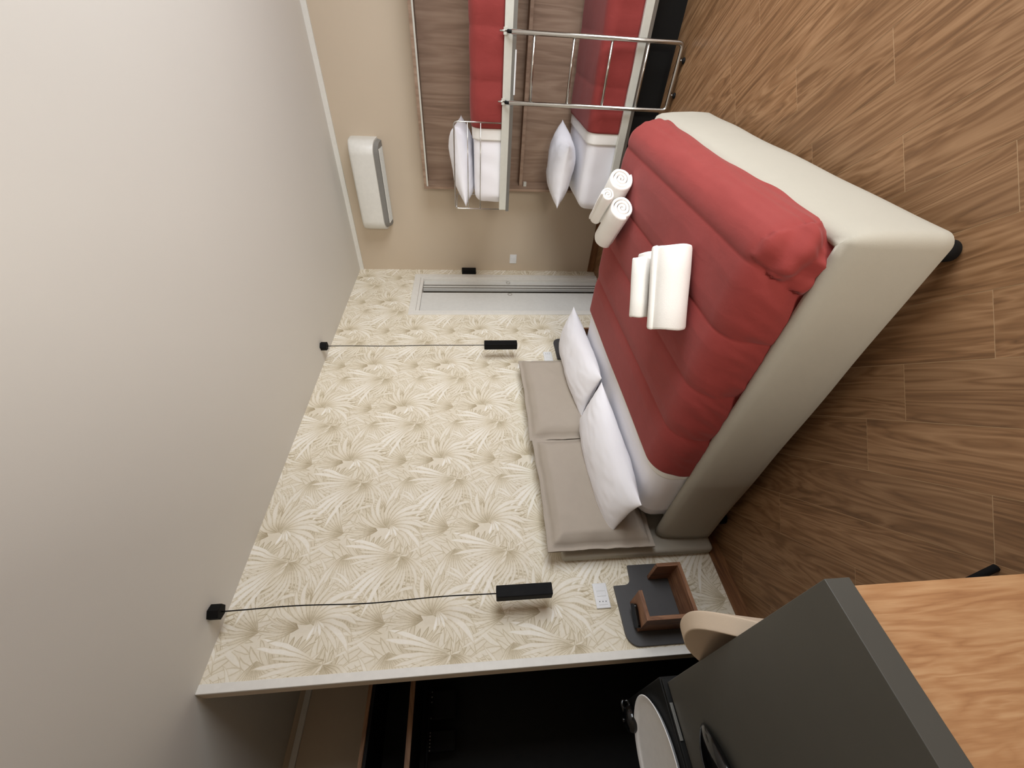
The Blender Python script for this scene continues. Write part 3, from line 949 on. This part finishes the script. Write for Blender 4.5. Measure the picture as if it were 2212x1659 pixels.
ph = MB().prism(rrect(-.033, .033, -.058, .058, .016), 0, .016).build('phone', M['black_gloss'], None, bevel=.004, segs=3)
ph.location = (-3.935, -.105, .6725); ph.rotation_euler = (0, 0, R(8))
ph.location = (-3.932, -.075, .6725); ph.rotation_euler = (0, 0, R(70))
tag(ph, 'small rounded black gadget lying on the walnut board of the near shelf', 'gadget')

# small wall fittings
wlgt = MB().box(-.105, -.040, -.055, -.0005, 1.482, 1.650).build('wall_light', M['black'], None, bevel=.003)
tag(wlgt, 'black box wall light between the door casing and the corner', 'wall light')
sw = thing('switch_plate', (0, -.155, 1.03), 'white switch plate on the beige wall near the corner', 'switch')
part(MB().box(-.009, -.0005, -.213, -.099, .989, 1.070), 'plate', 'plastic', sw, bevel=.003)
part(MB().box(-.012, -.008, -.185, -.157, 1.0, 1.058), 'rocker', 'plastic', sw, bevel=.001)
part(MB().box(-.012, -.008, -.152, -.124, 1.0, 1.058), 'rocker', 'plastic', sw, bevel=.001)

# ------------------------------------------------------------------ desk
dk = thing('desk', (-4.85, -1.0, 0), 'graphite topped desk with a light oak end panel in the foreground', 'desk')
DXR, DYN, DYF, DT = -4.286, -1.547, -.45, .757
part(MB().box(-5.44, DXR, DYN, DYF, DT-.062, DT), 'desk_top', 'desk', dk, bevel=.0015)
part(MB().box(-5.43, DXR-.012, DYN+.02, DYN+.05, .0, DT-.062), 'end_panel', 'oak', dk, bevel=.001)
part(MB().box(-5.43, DXR-.08, DYF-.06, DYF-.03, .0, DT-.062), 'end_panel', 'oak', dk)
# black glasses case on it
gc = MB().grid(lambda u, v: (.075*math.sin(PI*u)**.6*math.cos(2*PI*v), (u-.5)*.30, .030*math.sin(PI*u)**.6*(1+math.sin(2*PI*v))), 24, 24).build('glasses_case', M['black_gloss'], None, smooth=True, merge=.0005)
gc.location = (-4.572, -.735, DT+.0005); gc.rotation_euler = (0, 0, R(-62))
tag(gc, 'glossy black oval case lying on the graphite desk', 'case')

# ------------------------------------------------------------------ chair tucked under the desk
ch = thing('chair', (-4.485, -.94, 0), 'beige fabric shell chair with black legs tucked under the desk', 'chair')
def shell(u, v):
    # u across (-1..1) round the back, v up the back
    a = (u-.5)*2
    ang = a*R(52)
    rr = .235+.03*v
    z = .46+(.365-.175*abs(a)**2.6)*v**.9
    return (rr*math.cos(ang)*(.95+.12*v), rr*math.sin(ang), z)
bk_ = MB().grid(shell, 40, 16).build('backrest', M['chair'], None, smooth=True)
bk_.parent = ch
m_ = bk_.modifiers.new('s', 'SOLIDIFY'); m_.thickness = .055; m_.offset = 0
m_ = bk_.modifiers.new('b', 'BEVEL'); m_.width = .024; m_.segments = 4; m_.limit_method = 'ANGLE'; m_.angle_limit = R(50)
m_ = bk_.modifiers.new('ss', 'SUBSURF'); m_.levels = m_.render_levels = 1
st = MB().prism(rrect(-.24, .23, -.23, .23, .12), .415, .48).build('seat', M['chair'], None, bevel=.025, segs=4); st.parent = ch
for sx, sy in ((1, 1), (1, -1), (-1, 1), (-1, -1)):
    lg = MB().tube([(sx*.16, sy*.16, .43), (sx*.275, sy*(.30 if sy > 0 else .37), .0)], [.014, .010], 10).build('leg', M['black'], None, smooth=True); lg.parent = ch

# ------------------------------------------------------------------ dark wardrobe and counter in the alcove
wd = thing('wardrobe', (-4.4, 1.1, 0), 'open black wardrobe with wood edged shelves in the dark alcove', 'wardrobe')
WY = .80
part(MB().box(XD+.01, -3.31, YR-.03, YR-.022, .03, 2.22), 'back_panel', 'wardrobe_black', wd)
part(MB().box(XD+.01, -3.31, WY+.02, YR-.03, 2.196, 2.218), 'top_board', 'wardrobe_black', wd)
part(MB().box(XD+.01, -3.31, WY, WY+.02, 2.214, 2.236), 'top_edge', 'wardrobe_edge', wd)
part(MB().box(XD+.01, -3.31, WY+.02, YR-.03, 1.942, 1.968), 'shelf', 'wardrobe_black', wd)
part(MB().box(XD+.01, -3.31, WY, WY+.02, 1.940, 1.970), 'shelf_edge', 'wardrobe_edge', wd)
part(MB().box(-3.33, -3.31, WY+.02, YR-.03, .03, 2.196), 'side_board', 'wardrobe_black', wd)
part(MB().box(XD+.01, -3.31, WY+.02, YR-.03, 0, .03), 'bottom_board', 'wardrobe_black', wd)
part(MB().tube([(XD+.02, 1.08, 1.87), (-3.33, 1.08, 1.87)], .012, 10), 'hanging_rail', 'black', wd, smooth=True)
for (x0, x1, lab) in ((-4.145, -3.975, 'right'), (-4.312, -4.198, 'left')):
    o = thing('garment_bag', ((x0+x1)/2, 1.2, 1.7), 'black pouch with pale lettering in the wardrobe, %s one of the pair' % ('wider' if lab == 'right' else 'narrower'), 'pouch', 'black pouches in the wardrobe')
    part(MB().box(x0, x1, 1.17, 1.23, 1.69, 1.878), 'pouch', 'black', o, bevel=.01, segs=3)
    nmk = 6
    for k in range(nmk):
        xx = x0+.012+(x1-x0-.024)*k/(nmk-1)
        if lab == 'right' and k in (1, 2): continue
        part(MB().box(xx-.004, xx+.004, 1.1685, 1.17, 1.858, 1.868), 'letter_mark', 'ac_dark', o)
    part(MB().tube([((x0+x1)/2, 1.2, 1.87), ((x0+x1)/2, 1.09, 1.882)], .003, 6), 'strap', 'black', o)
ct = thing('minibar_fridge', (-4.62, -.17, 0), 'black minibar fridge with a grey bar handle standing beyond the desk', 'fridge')
part(MB().box(-4.97, -4.262, -.425, .10, .02, .778), 'body', 'wardrobe_black', ct, bevel=.004)
dr = part(MB().box(-4.96, -4.27, -.441, -.427, .03, .774), 'fridge_door', 'wardrobe_black', ct, bevel=.003)
o = MB().box(-4.468, -4.352, -.4485, -.4415, .760, .772).build('handle', M['grey_alu'], None, bevel=.001)
o.parent = dr; o.matrix_parent_inverse = Matrix()
tr = MB().lathe([(.19, 0), (.225, .004), (.238, .016), (.242, .018), (.238, .020), (.224, .011), (.205, .007), (.0005, .007)], 56).build('tray', M['tray'], None, smooth=True)
tr.location = (-4.525, -.165, .7785)
tag(tr, 'round white tray with a raised rim on the black minibar', 'tray')
kt = thing('kettle', (-4.345, .045, .7785), 'glossy black kettle standing behind the round white tray', 'kettle')
o = MB().lathe([(.045, 0), (.054, .004), (.056, .025), (.05, .04), (.03, .052), (.01, .055)], 36).build('body', M['black_gloss'], kt, smooth=True)
o = MB().tube(rloop([(.03, 0, .045), (.075, 0, .050), (.073, 0, .012), (.05, 0, .012)], .02), .009, 10).build('handle', M['black_gloss'], kt, smooth=True)
o = MB().lathe([(.008, .05), (.010, .06), (.006, .064)], 20).build('lid_knob', M['black_gloss'], kt, smooth=True)
